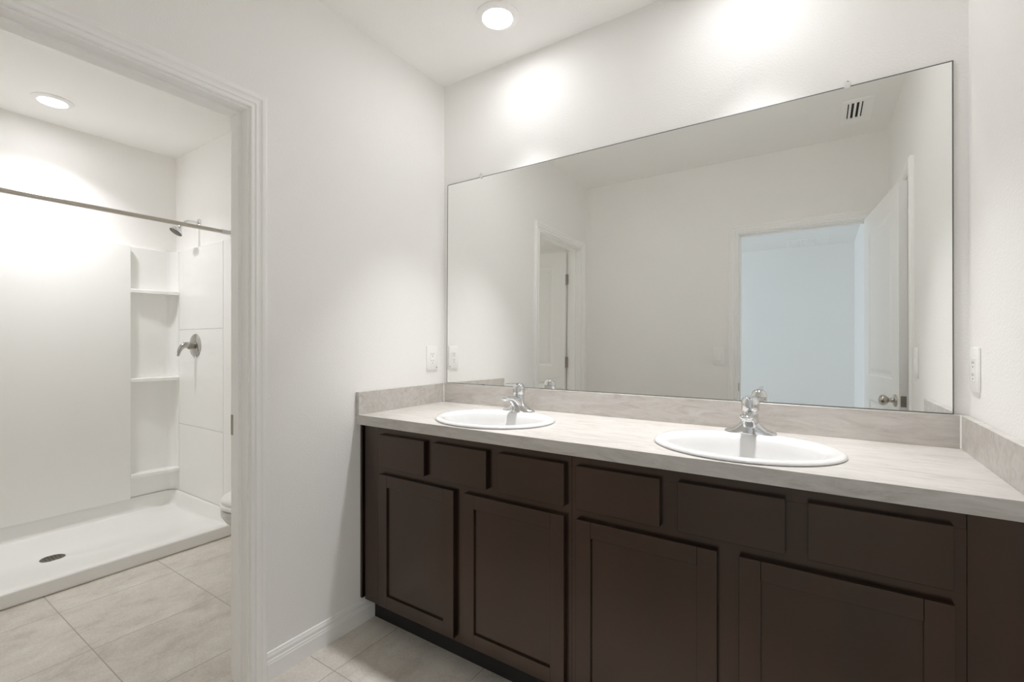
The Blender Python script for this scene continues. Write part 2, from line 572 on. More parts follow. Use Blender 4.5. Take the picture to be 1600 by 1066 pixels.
def cabinet(label, x0, x1, drawers, doors, fillers):
    t = thing('vanity_cabinet', label, 'cabinet', ((x0 + x1) / 2, YB, 0), 'vanity base cabinets')
    bm = bm_new()
    th = 0.016
    box(bm, (x0, YFR + 0.020, ZB), (x0 + th, YB, ZK))
    box(bm, (x1 - th, YFR + 0.020, ZB), (x1, YB, ZK))
    box(bm, (x0, -0.455, 0.0), (x0 + th, YB, ZB))
    box(bm, (x1 - th, -0.455, 0.0), (x1, YB, ZB))
    box(bm, (x0 + th, YFR + 0.020, ZB), (x1 - th, YB, ZB + th))
    box(bm, (x0 + th, YB - 0.006, ZB + th), (x1 - th, YB, ZK))
    obj('carcass', bm, M['wood'], t)
    # face frame, one mesh
    bm = bm_new()
    box(bm, (x0, YFR, 0.846 - 0.012), (x1, YFR + 0.019, ZK), 0.0005, 1)
    box(bm, (x0, YFR, 0.669), (x1, YFR + 0.019, 0.714))
    box(bm, (x0, YFR, ZB), (x1, YFR + 0.019, 0.135))
    for za, zb in ((0.135, 0.669), (0.714, 0.834)):
        box(bm, (x0, YFR, za), (drawers[0][0] + 0.012, YFR + 0.019, zb))
        box(bm, (drawers[-1][1] - 0.012, YFR, za), (x1, YFR + 0.019, zb))
    for a, b in zip(drawers[:-1], drawers[1:]):
        box(bm, (a[1] - 0.012, YFR, 0.714), (b[0] + 0.012, YFR + 0.019, 0.834))
    box(bm, (doors[0][1] - 0.012, YFR, 0.135), (doors[1][0] + 0.012, YFR + 0.019, 0.669))
    obj('face_frame', bm, M['wood'], t)
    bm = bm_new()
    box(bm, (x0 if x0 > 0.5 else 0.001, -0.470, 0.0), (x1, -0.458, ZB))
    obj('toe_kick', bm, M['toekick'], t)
    for a, b in drawers:
        bm = bm_new()
        box(bm, (a, YD, 0.7055), (b, YFR - 0.002, 0.8430), 0.0012, 1)
        obj('drawer_front', bm, M['wood_h'], t)
    for a, b in doors:
        bm = bm_new()
        ring_panel(bm, a, b, 0.1235, 0.6755, 0.050, YD, YFR - 0.002)
        d = obj('door', bm, M['wood'], t)
        bm = bm_new()
        box(bm, (a + 0.046, YD + 0.0085, 0.1695), (b - 0.046, YFR - 0.005, 0.6295))
        obj('door_panel', bm, M['wood'], d)
    for nm, lo, hi in fillers:
        bm = bm_new()
        box(bm, lo, hi, 0.0008, 1)
        obj(nm, bm, M['wood'], t)
    return t

cabinet('dark espresso two-door vanity cabinet at the left wall, under the first sink', 0.105, 1.0195,
        [(0.133, 0.391), (0.435, 0.692), (0.742, 1.000)], [(0.129, 0.541), (0.587, 1.000)],
        [('filler_strip', (0.021, YFR, ZB + 0.001), (0.1046, YFR + 0.019, ZK)), ('scribe_strip', (0.001, YFR - 0.009, ZB + 0.006), (0.013, YFR + 0.019, ZK))])
cabinet('dark espresso two-door vanity cabinet towards the right wall, under the second sink', 1.0205, 1.935,
        [(1.041, 1.301), (1.350, 1.607), (1.654, 1.913)], [(1.041, 1.451), (1.504, 1.915)],
        [('filler_panel', (1.9354, YFR - 0.001, 0.0), (XR - 0.001, YFR + 0.019, ZK))])

# ------------------------------------------------------------------ worktop with splashes
CD = -0.5657
SINKS = ((0.575, -0.337), (1.487, -0.337))
ct = thing('countertop', 'pale travertine-look laminate worktop running across both vanity cabinets', 'countertop', (1.02, 0.0, ZK))
bm = bm_new()
n = 56
outer = [(0.0015, CD), (XR - 0.0015, CD), (XR - 0.0015, 0.004), (0.0015, 0.004)]
ov = [bm.verts.new((x, y, ZC)) for x, y in outer]
edges = [bm.edges.new((ov[i], ov[(i + 1) % 4])) for i in range(4)]
for cx, cy in SINKS:
    hv = [bm.verts.new((cx + 0.236 * math.cos(2 * PI * i / n), cy + 0.196 * math.sin(2 * PI * i / n), ZC)) for i in range(n)]
    edges += [bm.edges.new((hv[i], hv[(i + 1) % n])) for i in range(n)]
bmesh.ops.triangle_fill(bm, use_beauty=True, use_dissolve=False, edges=edges)
bad = []
for f in bm.faces:
    c = f.calc_center_median()
    for cx, cy in SINKS:
        if ((c.x - cx) / 0.236) ** 2 + ((c.y - cy) / 0.196) ** 2 < 0.97:
            bad.append(f)
bmesh.ops.delete(bm, geom=bad, context='FACES')
r = bmesh.ops.extrude_face_region(bm, geom=bm.faces[:])
bmesh.ops.translate(bm, verts=[g for g in r['geom'] if isinstance(g, bmesh.types.BMVert)], vec=(0, 0, ZK + 0.0003 - ZC))
obj('top', bm, M['laminate'], ct)
T = 0.019
bm = bm_new()
box(bm, (0.0015 + T, -T, ZC), (XR - 0.0015 - T, 0.004, ZS), 0.0008, 1)
obj('backsplash', bm, M['laminate'], ct)
bm = bm_new()
box(bm, (0.0015, CD, ZC), (0.0015 + T, 0.004, ZS), 0.0008, 1)
obj('side_splash', bm, M['laminate'], ct)
bm = bm_new()
box(bm, (XR - 0.0015 - T, CD, ZC), (XR - 0.0015, 0.004, ZS), 0.0008, 1)
obj('side_splash', bm, M['laminate'], ct)
for x in (0.0015 + T, XR - 0.0015 - T):
    s = 1 if x < 1 else -1
    bm = bm_new()
    rings(bm, [[Vector((x, -T, z)), Vector((x + s * 0.003, -T, z)), Vector((x, -T - 0.003, z))] for z in (ZC + 0.001, ZS)])
    obj('caulk_bead', bm, M['caulk'], ct)

# ------------------------------------------------------------------ sinks
sk = thing('sink', 'white oval drop-in sink on the worktop nearest the left wall', 'sink', (SINKS[0][0], SINKS[0][1], ZC), 'oval sinks')
bm = bm_new()
A, B = 0.255, 0.215
n = 72
secs = []
def ell(a, b, oy, z, k=2.0):
    out = []
    for i in range(n):
        t = 2 * PI * i / n
        c_, s_ = math.cos(t), math.sin(t)
        out.append(Vector((a * c_, oy + b * s_, z)))
    return out
for a, b, oy, z in ((0.230, 0.190, 0, -0.002), (0.250, 0.210, 0, 0.0006), (A, B, 0, 0.0022), (A, B, 0, 0.0055), (A - 0.003, B - 0.003, 0, 0.0090), (A - 0.009, B - 0.009, 0, 0.0115),
                    (A - 0.018, B - 0.018, -0.001, 0.0122), (0.222, 0.172, -0.016, 0.0112), (0.214, 0.163, -0.020, 0.0098), (0.208, 0.157, -0.021, 0.006), (0.203, 0.152, -0.022, -0.002),
                    (0.195, 0.145, -0.022, -0.024), (0.182, 0.134, -0.022, -0.060), (0.160, 0.117, -0.022, -0.095), (0.125, 0.092, -0.020, -0.122), (0.080, 0.060, -0.018, -0.138), (0.040, 0.034, -0.016, -0.144), (0.022, 0.022, -0.016, -0.1455)):
    secs.append(ell(a, b, oy, z))
# outside shell, from drain outlet up to the underside of the rim
out_ = []
for a, b, oy, z in ((0.022, 0.022, -0.016, -0.153), (0.050, 0.042, -0.016, -0.152), (0.092, 0.070, -0.018, -0.145), (0.135, 0.100, -0.020, -0.129), (0.170, 0.126, -0.022, -0.100), (0.193, 0.144, -0.022, -0.064), (0.206, 0.155, -0.022, -0.026), (0.212, 0.170, -0.012, -0.004)):
    out_.append(ell(a, b, oy, z))
rings(bm, out_ + secs, closed=False, cap0=False, cap1=False)
obj('basin', bm, M['porcelain'], sk, smooth=50, local=True)
bm = bm_new()
lathe(bm, [(0.030, 0.0015), (0.0305, 0.003), (0.026, 0.0042), (0.021, 0.003), (0.020, 0.0055), (0.012, 0.008), (0.001, 0.0085)], 32, mat=Matrix.Translation((0, -0.016, -0.1455)))
obj('drain_stopper', bm, M['chrome'], sk, smooth=40, local=True)
dup(sk, (SINKS[1][0], SINKS[1][1], ZC), 'white oval drop-in sink on the worktop nearest the right wall')

# ------------------------------------------------------------------ faucets (local origin: deck centre, spout towards -y)
fc = thing('faucet', 'chrome single-lever faucet on the back rim of the left-hand sink', 'faucet', (SINKS[0][0], -0.150, ZC + 0.0105), 'sink faucets')
def half_section(x, d, h, n=14, yoff=0.0):
    pts = []
    for i in range(n + 1):
        t = PI * i / n
        c_, s_ = math.cos(t), math.sin(t)
        pts.append(Vector((x, yoff + d * (abs(c_) ** 0.8) * (1 if c_ > 0 else -1), h * s_ ** 0.75)))
    return pts
bm = bm_new()
secs = []
for k in range(25):
    u = -1 + 2 * k / 24
    x = 0.0765 * math.sin(u * PI / 2)
    e = math.sqrt(max(0.0, 1 - (x / 0.0775) ** 2))
    d = 0.008 + 0.019 * e ** 0.8
    h = 0.004 + 0.0085 * e ** 0.5 + 0.042 * math.exp(-(abs(x) / 0.037) ** 2.4)
    secs.append(half_section(x, d, h))
rings(bm, secs)
obj('base', bm, M['chrome'], fc, smooth=60, local=True)
def esec(cx, cy, cz, rx, ry, tilt=0.0, n=28, pw=1.0):
    out = []
    for i in range(n):
        t = 2 * PI * i / n
        c_, s_ = math.cos(t), math.sin(t)
        out.append(Vector((cx + rx * c_, cy + ry * s_ * math.cos(tilt), cz + ry * s_ * math.sin(tilt))))
    return out
bm = bm_new()
rings(bm, [esec(0, -0.003, 0.0, 0.0365, 0.0285), esec(0, -0.003, 0.012, 0.0350, 0.0275), esec(0, -0.003, 0.026, 0.0312, 0.0262), esec(0, -0.002, 0.042, 0.0272, 0.0252), esec(0, -0.001, 0.056, 0.0248, 0.0245),
           esec(0, 0, 0.066, 0.0246, 0.0246), esec(0, 0, 0.0715, 0.0252, 0.0252), esec(0, 0, 0.0735, 0.0235, 0.0235)])
obj('body', bm, M['chrome'], fc, smooth=60, local=True)
bm = bm_new()
secs = []
for y, z, w_, h_ in ((-0.004, 0.040, 0.0240, 0.0310), (-0.020, 0.0425, 0.0240, 0.0275), (-0.036, 0.0485, 0.0232, 0.0210), (-0.054, 0.0570, 0.0224, 0.0150), (-0.076, 0.0640, 0.0216, 0.0108), (-0.098, 0.0672, 0.0206, 0.0088), (-0.113, 0.0675, 0.0184, 0.0076), (-0.1215, 0.0670, 0.0130, 0.0058), (-0.1240, 0.0665, 0.0050, 0.0026)):
    s = []
    for i in range(28):
        t = 2 * PI * i / 28
        c_, s_ = math.cos(t), math.sin(t)
        s.append(Vector((w_ * (abs(c_) ** 0.7) * (1 if c_ > 0 else -1), y, z + h_ * (abs(s_) ** 0.85) * (1 if s_ > 0 else -1))))
    secs.append(s)
rings(bm, secs)
obj('spout', bm, M['chrome'], fc, smooth=60, local=True)
bm = bm_new()
lathe(bm, [(0.0115, 0.064), (0.0115, 0.0572), (0.0105, 0.0560), (0.008, 0.0560), (0.0075, 0.059)], 24, mat=Matrix.Translation((0, -0.106, 0)))
obj('aerator', bm, M['chrome'], fc, smooth=40, local=True)
bm = bm_new()
lathe(bm, [(0.0235, 0.0738), (0.0262, 0.0750), (0.0270, 0.0790), (0.0272, 0.0960), (0.0264, 0.1060), (0.0240, 0.1140), (0.0196, 0.1195), (0.0130, 0.1230), (0.006, 0.1245), (0.0008, 0.1248)], 36)
h_ = obj('handle', bm, M['chrome'], fc, smooth=40, local=True)
bm = bm_new()
secs = []
for y, z, w_, t_ in ((0.006, 0.1225, 0.0080, 0.0026), (-0.010, 0.1232, 0.0115, 0.0034), (-0.030, 0.1235, 0.0108, 0.0032), (-0.052, 0.1242, 0.0092, 0.0027), (-0.074, 0.1258, 0.0084, 0.0024), (-0.090, 0.1275, 0.0084, 0.0024), (-0.097, 0.1284, 0.0060, 0.0018)):
    s = []
    for i in range(16):
        t = 2 * PI * i / 16
        s.append(Vector((w_ * math.cos(t), y, z + t_ * math.sin(t))))
    secs.append(s)
rings(bm, secs)
obj('lever', bm, M['chrome'], h_, smooth=60, local=True)
dup(fc, (SINKS[1][0], -0.150, ZC + 0.0105), 'chrome single-lever faucet on the back rim of the right-hand sink')

# ------------------------------------------------------------------ mirror
tilt, moff = 0.0077, 0.0082
def my(z):
    return -moff + (z - ZS) * math.tan(tilt)
X0, X1, Z0, Z1 = 0.0298, 2.0109, ZS + 0.0005, 2.0678
mr = thing('wall_mirror', 'large frameless wall mirror standing on the splash behind both sinks', 'mirror', ((X0 + X1) / 2, 0, ZS))
bm = bm_new()
mt = 0.0045
v = [bm.verts.new(p) for p in ((X0, my(Z0), Z0), (X1, my(Z0), Z0), (X1, my(Z1), Z1), (X0, my(Z1), Z1),
                               (X0, my(Z0) + mt, Z0), (X1, my(Z0) + mt, Z0), (X1, my(Z1) + mt, Z1), (X0, my(Z1) + mt, Z1))]
for q in ((4, 7, 6, 5), (0, 4, 5, 1), (1, 5, 6, 2), (2, 6, 7, 3), (3, 7, 4, 0)):
    f = bm.faces.new([v[i] for i in q])
    f.material_index = 1
# thin dark ground edge round the silvered face
e_ = 0.0034
iv = [bm.verts.new((x, my(z), z)) for x, z in ((X0 + e_, Z0 + e_), (X1 - e_, Z0 + e_), (X1 - e_, Z1 - e_), (X0 + e_, Z1 - e_))]
bm.faces.new(iv)
for i in range(4):
    f = bm.faces.new((v[i], v[(i + 1) % 4], iv[(i + 1) % 4], iv[i]))
    f.material_index = 1
obj('glass', bm, [M['mirror'], M['mirror_edge']], mr)
def clip(x, z, s, mat):
    bm = bm_new()
    y = my(z) - 0.001
    lathe(bm, [(0.0095, 0.0), (0.0100, 0.002), (0.0085, 0.0045), (0.004, 0.0055)], 20, sy=1.25, mat=Matrix.Translation((x, y, z)) @ Matrix.Rotation(PI / 2, 4, 'X'))
    box(bm, (x - 0.007, y - 0.003, min(z, z + s * 0.011)), (x + 0.007, 0.006, max(z, z + s * 0.011)), 0.0008, 1)
    c = obj('clip', bm, mat, mr, smooth=35)
    bm = bm_new()
    lathe(bm, [(0.0035, 0.0), (0.0035, 0.0012), (0.002, 0.0018)], 14, mat=Matrix.Translation((x + 0.001, y - 0.0030, z + s * 0.0085)) @ Matrix.Rotation(PI / 2, 4, 'X'))
    obj('screw', bm, M['slot'], c)
clip(0.254, Z1 + 0.0035, 1, M['clear_plastic'])
clip(1.755, Z1 + 0.0035, 1, M['clear_plastic'])
bm = bm_new()
box(bm, (0.268, my(Z0) - 0.003, ZS + 0.0002), (0.276, my(Z0), ZS + 0.006), 0.0005, 1)
obj('clip', bm, M['slot'], mr)

# ------------------------------------------------------------------ outlets and switches (local: plate in xz plane, facing -y)
def plate_bm():
    bm = bm_new()
    box(bm, (-0.040, -0.0060, -0.0625), (0.040, 0.0, 0.0625), 0.0026, 2)
    return bm
ol = thing('wall_outlet', 'white double outlet on the left wall beside the mirror', 'outlet', (0.0005, -0.092, 1.150), 'wall outlets')
obj('plate', plate_bm(), M['plastic'], ol, smooth=30, local=True)
bm = bm_new()
box(bm, (-0.0165, -0.0078, -0.0335), (0.0165, -0.0058, 0.0335), 0.0009, 1)
rc = obj('receptacle', bm, M['plastic'], ol, local=True)
bm = bm_new()
for z in (0.017, -0.0170):
    for x, h in ((-0.0063, 0.0040), (0.0063, 0.0034)):
        box(bm, (x - 0.0011, -0.0082, z + 0.003 - h), (x + 0.0011, -0.0076, z + 0.003 + h))
    lathe(bm, [(0.0026, 0.0), (0.0026, 0.0006)], 12, mat=Matrix.Translation((0, -0.0076, z - 0.0085)) @ Matrix.Rotation(PI / 2, 4, 'X'))
obj('slots', bm, M['slot'], rc, local=True)
ol.rotation_euler = (0, 0, PI / 2)       # faces +x
ol2 = dup(ol, (XR - 0.0005, -0.078, 1.152), 'white double outlet on the right wall above the side splash', -PI / 2)
bm = bm_new()
lathe(bm, [(0.0033, 0.0), (0.0028, 0.0012), (0.001, 0.0016)], 12, mat=Matrix.Translation((0.032, -0.0060, -0.050)) @ Matrix.Rotation(PI / 2, 4, 'X'))
obj('screw', bm, M['slot'], ol, local=True)

sw = thing('light_switch', 'white rocker switch beside the bedroom doorway, seen in the mirror', 'switch', (1.063, YF + 0.0005, 1.160), 'light switches')
sw.rotation_euler = (0, 0, PI)           # faces +y
bm = bm_new()
box(bm, (-0.042, -0.0065, -0.068), (0.042, 0.0, 0.068), 0.0026, 2)
obj('plate', bm, M['plastic'], sw, smooth=30, local=True)
bm = bm_new()
rings(bm, [[Vector((x, -0.006, z)) for x, z in ((-0.0185, -0.0365), (0.0185, -0.0365), (0.0185, 0.0365), (-0.0185, 0.0365))],
           [Vector((x, y, z)) for x, y, z in ((-0.0165, -0.0115, -0.0340), (0.0165, -0.0115, -0.0340), (0.0165, -0.0072, 0.0340), (-0.0165, -0.0072, 0.0340))]])
obj('rocker', bm, M['plastic'], sw, local=True)
dup(sw, (XR - 0.0005, -0.868, 1.152), 'white rocker switch on the right wall beside the closet frame, seen in the mirror', -PI / 2)

# ------------------------------------------------------------------ ceiling lamps
lp = thing('recessed_light', 'round ceiling light above the vanity and mirror, left one', 'ceiling light', (0.552, -0.281, HC), 'round ceiling lights')
bm = bm_new()
lathe(bm, [(0.090, 0.0), (0.090, -0.003), (0.084, -0.0075), (0.068, -0.0125), (0.0635, -0.0125), (0.0625, -0.010), (0.060, -0.009)], 56, cap0=False, cap1=False)
obj('trim_ring', bm, M['trim'], lp, smooth=40, local=True)
bm = bm_new()
lathe(bm, [(0.0625, -0.0095), (0.045, -0.0120), (0.020, -0.0132), (0.001, -0.0135)], 48, cap0=True)
obj('lens', bm, M['led'], lp, smooth=60, local=True)
ld = bpy.data.lights.new('lamp_beam', 'AREA')
ld.shape = 'DISK'
ld.size = 0.11
ld.energy = LAMP_W
ld.color = (0.975, 0.978, 1.0)
ld.spread = math.radians(LAMP_SPREAD)
lo_ = bpy.data.objects.new('lamp_beam', ld)
C.objects.link(lo_)
lo_.parent = lp
lo_.location = (0, 0, -0.0145)
dup(lp, (1.492, -0.281, HC), 'round ceiling light above the vanity and mirror, right one over the second sink')
ls = dup(lp, (-1.938, -1.112, HC), 'round ceiling light over the shower')
for ch in ls.children:
    if ch.type == 'LIGHT':
        ch.data = ld.copy()
        ch.data.energy = LAMP_W * 1.5
        ch.data.spread = math.radians(116)

# ------------------------------------------------------------------ ceiling registers
vt = thing('ceiling_vent', 'small white ceiling vent with dark slots, reflected at the top of the mirror', 'vent', (1.862, -1.466, HC))
bm = bm_new()
x0, x1, y0, y1 = 1.788, 1.936, -1.622, -1.310
a0, a1, b0, b1 = 1.806, 1.900, -1.548, -1.345
for lo, hi in (((x0, y0), (a0, y1)), ((a1, y0), (x1, y1)), ((a0, y0), (a1, b0)), ((a0, b1), (a1, y1))):
    box(bm, (lo[0], lo[1], HC - 0.007), (hi[0], hi[1], HC - 0.0003))
obj('frame', bm, M['trim'], vt)
bm = bm_new()
box(bm, (a0 + 0.0002, b0 + 0.0002, HC - 0.0022), (a1 - 0.0002, b1 - 0.0002, HC - 0.0004))
obj('duct_opening', bm, M['dark'], vt)
for k in range(5):
    bm = bm_new()
    xc = a0 + (a1 - a0) * (k / 4.0)
    xc = min(max(xc, a0 + 0.006), a1 - 0.006)
    box(bm, (xc - 0.0058, b0, HC - 0.0068), (xc + 0.0058, b1, HC - 0.0030), 0.0008, 1)
    obj('louvre', bm, M['trim'], vt)

rg = thing('return_grille', 'white three-section air grille on the bedroom ceiling, reflected through the doorway', 'vent', (1.57, -5.15, HC))
bm = bm_new()
gx0, gx1, gy0, gy1 = 1.34, 1.79, -5.36, -4.94
bars = [gx0, gx0 + 0.143, gx0 + 0.286, gx1 - 0.022]
for x in bars:
    box(bm, (x, gy0, HC - 0.010), (x + 0.022, gy1, HC - 0.0003))
for a, b in zip(bars[:-1], bars[1:]):
    box(bm, (a + 0.022, gy0, HC - 0.010), (b, gy0 + 0.022, HC - 0.0003))
    box(bm, (a + 0.022, gy1 - 0.022, HC - 0.010), (b, gy1, HC - 0.0003))
obj('frame', bm, M['trim'], rg)
bm = bm_new()
for a, b in zip(bars[:-1], bars[1:]):
    k = gy0 + 0.030
    while k < gy1 - 0.035:
        vs_ = box(bm, (a + 0.022, k, HC - 0.0085), (b, k + 0.010, HC - 0.0070))
        k += 0.016
obj('louvres', bm, M['trim'], rg)

# ------------------------------------------------------------------ shower
PX0, PX1 = XS + 0.001, -1.448
PY0, PY1 = YF + 0.001, YS - 0.001
def smoothstep(a, b, x):
    t = min(max((x - a) / (b - a), 0), 1)
    return t * t * (3 - 2 * t)
def pan_z(x, y):
    dxb, dy = x - PX0, min(y - PY0, PY1 - y)
    fx = smoothstep(PX1 - 0.40, PX1 - 0.01, x)
    r = math.hypot((x + 1.872) / 0.45, (y + 1.127) / 0.75)
    base = 0.030 + 0.030 * min(r, 1.0) + 0.018 * fx
    # rounded inside corner between the two upstands
    R = 0.10
    ix, iy = dxb - 0.028, dy - 0.024
    if ix < R and iy < R:
        d = R - math.hypot(R - ix, R - iy)
    else:
        d = min(ix, iy)
    up = 1 - smoothstep(-0.004, 0.030, d)
    z = base + (0.154 - base) * up
    f = smoothstep(0.0, 0.035, PX1 - x)
    return 0.070 + (z - 0.070) * max(f, 0.0) if x > PX1 - 0.035 else z
xs = [PX0 + t for t in (0, 0.012, 0.020, 0.024, 0.028, 0.034, 0.040, 0.046, 0.052, 0.06, 0.075, 0.09, 0.11, 0.14, 0.18)]
k = PX0 + 0.22
while k < PX1 - 0.12:
    xs.append(k); k += 0.05
xs += [PX1 - t for t in (0.09, 0.06, 0.04, 0.03, 0.022, 0.015, 0.010, 0.006)]
ys = [PY0 + t for t in (0, 0.010, 0.016, 0.020, 0.024, 0.030, 0.036, 0.042, 0.048, 0.056, 0.07, 0.085, 0.105, 0.13, 0.17)]
ymid = []
k = PY0 + 0.21
while k < PY1 - 0.19:
    ymid.append(k); k += 0.05
ys = ys + ymid + [PY1 - (y - PY0) for y in ys[::-1]]
pn = thing('shower_pan', 'low white shower base with a raised threshold on the tile floor', 'shower base', (-1.88, -1.113, 0))
bm = bm_new()
grid = [[bm.verts.new((x, y, pan_z(x, y))) for y in ys] for x in xs]
for dx, z in ((0.003, 0.0685), (0.0008, 0.0650), (0.0, 0.060), (-0.002, 0.0065), (0.008, 0.0045), (0.008, 0.0)):
    grid.append([bm.verts.new((PX1 - dx, y, z)) for y in ys])
for i in range(len(grid) - 1):
    for j in range(len(ys) - 1):
        bm.faces.new((grid[i][j], grid[i + 1][j], grid[i + 1][j + 1], grid[i][j + 1]))
bb = [bm.verts.new((PX0, y, 0.0)) for y in ys]
for j in range(len(ys) - 1):
    bm.faces.new((bb[j], bb[j + 1], grid[0][j + 1], grid[0][j]))
    bm.faces.new((bb[j + 1], bb[j], grid[-1][j], grid[-1][j + 1]))
for j in (0, len(ys) - 1):
    bm.faces.new([g[j] for g in grid] + [bb[j]])
obj('pan', bm, M['acrylic'], pn, smooth=50)
bm = bm_new()
lathe(bm, [(0.052, 0.0), (0.053, 0.003), (0.049, 0.0045), (0.047, 0.0032), (0.001, 0.0032)], 40, mat=Matrix.Translation((-1.872, -1.127, 0.030)))
dr = obj('drain_cover', bm, M['drain'], pn, smooth=40)
bm = bm_new()
for rr, m_ in ((0.0, 1), (0.016, 6), (0.032, 12)):
    for i in range(m_):
        t = 2 * PI * i / m_
        lathe(bm, [(0.0042, 0.0), (0.0042, 0.0003)], 10, mat=Matrix.Translation((-1.872 + rr * math.cos(t), -1.127 + rr * math.sin(t), 0.0331)))
obj('drain_holes', bm, M['dark'], dr)

su = thing('shower_surround', 'glossy white acrylic wall panels with corner shelves lining the shower', 'shower surround', (-2.29, -1.113, 0.17))
ZT, ZP = 1.896, 0.157
# back sheet
bm = bm_new()
box(bm, (XS + 0.0005, PY0 + 0.02, ZP), (XS + 0.018, PY1 - 0.02, ZT), 0.002, 1)
obj('back_panel', bm, M['acrylic'], su)
bm = bm_new()
box(bm, (XS + 0.0185, -1.569, 0.1575), (-2.256, -0.657, ZT + 0.001), 0.004, 2)
obj('centre_panel', bm, M['acrylic'], su, smooth=30)
GR = 0.0016
for side in (1, -1):
    wy = PY1 if side > 0 else PY0
    s = side
    def Y(d):
        return wy - s * d
    def bx(bm, xa, xb, da, db, za, zb, bev):
        ya, yb = sorted((Y(da), Y(db)))
        box(bm, (xa, ya, za), (xb, yb, zb), bev, 1)
    bm = bm_new()
    bx(bm, -2.215, -1.452, 0.0005, 0.014, ZP, ZT, 0.001)
    zz = [ZP, 0.642, 1.323, ZT]
    for a, b in zip(zz[:-1], zz[1:]):
        bx(bm, -2.214 + GR, -1.559 - GR, 0.0138, 0.020, a + (GR if a > ZP else 0), b - (GR if b < ZT else 0), 0.0022)
    bx(bm, -1.559 + GR, -1.452, 0.0138, 0.020, ZP, ZT, 0.0022)
    obj('end_panel', bm, M['acrylic'], su)
    # coved corner column
    bm = bm_new()
    prof = [(XS + 0.018, 0.070), (-2.296, 0.055), (-2.285, 0.040), (-2.262, 0.026), (-2.236, 0.020), (-2.216, 0.020), (-2.216, 0.0005), (XS + 0.0005, 0.0005), (XS + 0.0005, 0.070)]
    rings(bm, [[Vector((x, Y(d), z)) for x, d in prof] for z in (ZP, ZT)])
    obj('corner_column', bm, M['acrylic'], su, smooth=35)
    for zt in (1.600, 0.984, 0.323):
        bm = bm_new()
        e = []
        ya, yb = 0.0205, (PY1 + 0.657 + 0.0005)
        for i in range(13):
            u = i / 12
            d = ya + (yb - ya) * u
            xf = -2.205 - 0.040 * smoothstep(0.15, 1.0, u)
            e.append((xf, d))
        base = [(XS + 0.0182, yb), (XS + 0.0182, ya)]
        loop = e + base
        rings(bm, [[Vector((x, Y(d), zt - 0.024)) for x, d in loop], [Vector((x, Y(d), zt - 0.004)) for x, d in loop],
                   [Vector((x - (0.004 if i < 13 else 0), Y(d), zt)) for i, (x, d) in enumerate(loop)]])
        obj('shelf', bm, M['acrylic'], su, smooth=35)

rd = thing('shower_curtain_rod', 'straight brushed steel curtain rod across the shower opening', 'curtain rod', (-1.492, -1.113, 1.938))
bm = bm_new()
tube(bm, [(-1.492, PY0 + 0.006, 1.938), (-1.492, PY1 - 0.05, 1.938)], 0.0125, 20)
obj('rod', bm, M['rod'], rd, smooth=40)
for y, s in ((PY1, 1), (PY0, -1)):
    bm = bm_new()
    lathe(bm, [(0.021, 0.0005), (0.022, 0.005), (0.0185, 0.010), (0.0155, 0.016), (0.0150, 0.058), (0.0128, 0.062)], 24, mat=Matrix.Translation((-1.492, y, 1.938)) @ Matrix.Rotation(s * PI / 2, 4, 'X'))
    obj('flange', bm, M['chrome'], rd, smooth=40)

sh = thing('overhead_shower', 'chrome shower head on a bent arm high on the plumbing wall', 'shower', (-1.945, YS, 2.068))
bm = bm_new()
lathe(bm, [(0.030, 0.0005), (0.029, 0.006), (0.020, 0.010), (0.011, 0.012)], 28, mat=Matrix.Translation((-1.945, YS, 2.068)) @ Matrix.Rotation(PI / 2, 4, 'X'))
obj('flange', bm, M['chrome'], sh, smooth=40)
bm = bm_new()
tube(bm, smooth_curve([(-1.945, YS - 0.008, 2.068), (-1.945, YS - 0.045, 2.069), (-1.945, YS - 0.075, 2.062), (-1.945, YS - 0.098, 2.044), (-1.945, YS - 0.112, 2.022)], 6), 0.0095, 14)
obj('arm', bm, M['chrome'], sh, smooth=50)
bm = bm_new()
HM = Matrix.Translation((-1.945, YS - 0.112, 2.024)) @ Matrix.Rotation(math.radians(180 - 33), 4, 'X')
lathe(bm, [(0.011, 0.0), (0.015, 0.004), (0.015, 0.016), (0.013, 0.019), (0.022, 0.026), (0.034, 0.040), (0.0395, 0.052), (0.0395, 0.057)], 32, mat=HM, cap1=False)
hd = obj('head', bm, M['chrome'], sh, smooth=40)
bm = bm_new()
lathe(bm, [(0.0392, 0.0555), (0.036, 0.0580), (0.020, 0.0595), (0.001, 0.060)], 32, mat=HM)
obj('spray_face', bm, M['slot'], hd, smooth=40)

va = thing('shower_valve', 'chrome shower valve with a curved lever on the end panel', 'shower valve', (-1.949, PY1 - 0.02, 1.210))
bm = bm_new()
VM = Matrix.Translation((-1.949, PY1 - 0.0201, 1.209)) @ Matrix.Rotation(PI / 2, 4, 'X')
lathe(bm, [(0.083, 0.0), (0.083, 0.003), (0.076, 0.009), (0.055, 0.014), (0.030, 0.0165), (0.028, 0.017)], 48, mat=VM)
obj('escutcheon', bm, M['valve'], va, smooth=40)
bm = bm_new()
lathe(bm, [(0.024, 0.015), (0.024, 0.046), (0.021, 0.049), (0.012, 0.050)], 28, mat=VM)
obj('stem', bm, M['dull'], va, smooth=40)
bm = bm_new()
pts = smooth_curve([(-1.949, PY1 - 0.060, 1.214), (-1.949, PY1 - 0.085, 1.213), (-1.950, PY1 - 0.106, 1.200), (-1.951, PY1 - 0.118, 1.176), (-1.952, PY1 - 0.122, 1.154), (-1.953, PY1 - 0.126, 1.138)], 5)
nn = len(pts)
tube(bm, pts, [0.0215 - 0.0145 * smoothstep(0, 1, i / (nn - 1)) for i in range(nn)], 18)
obj('lever', bm, M['valve'], va, smooth=50)

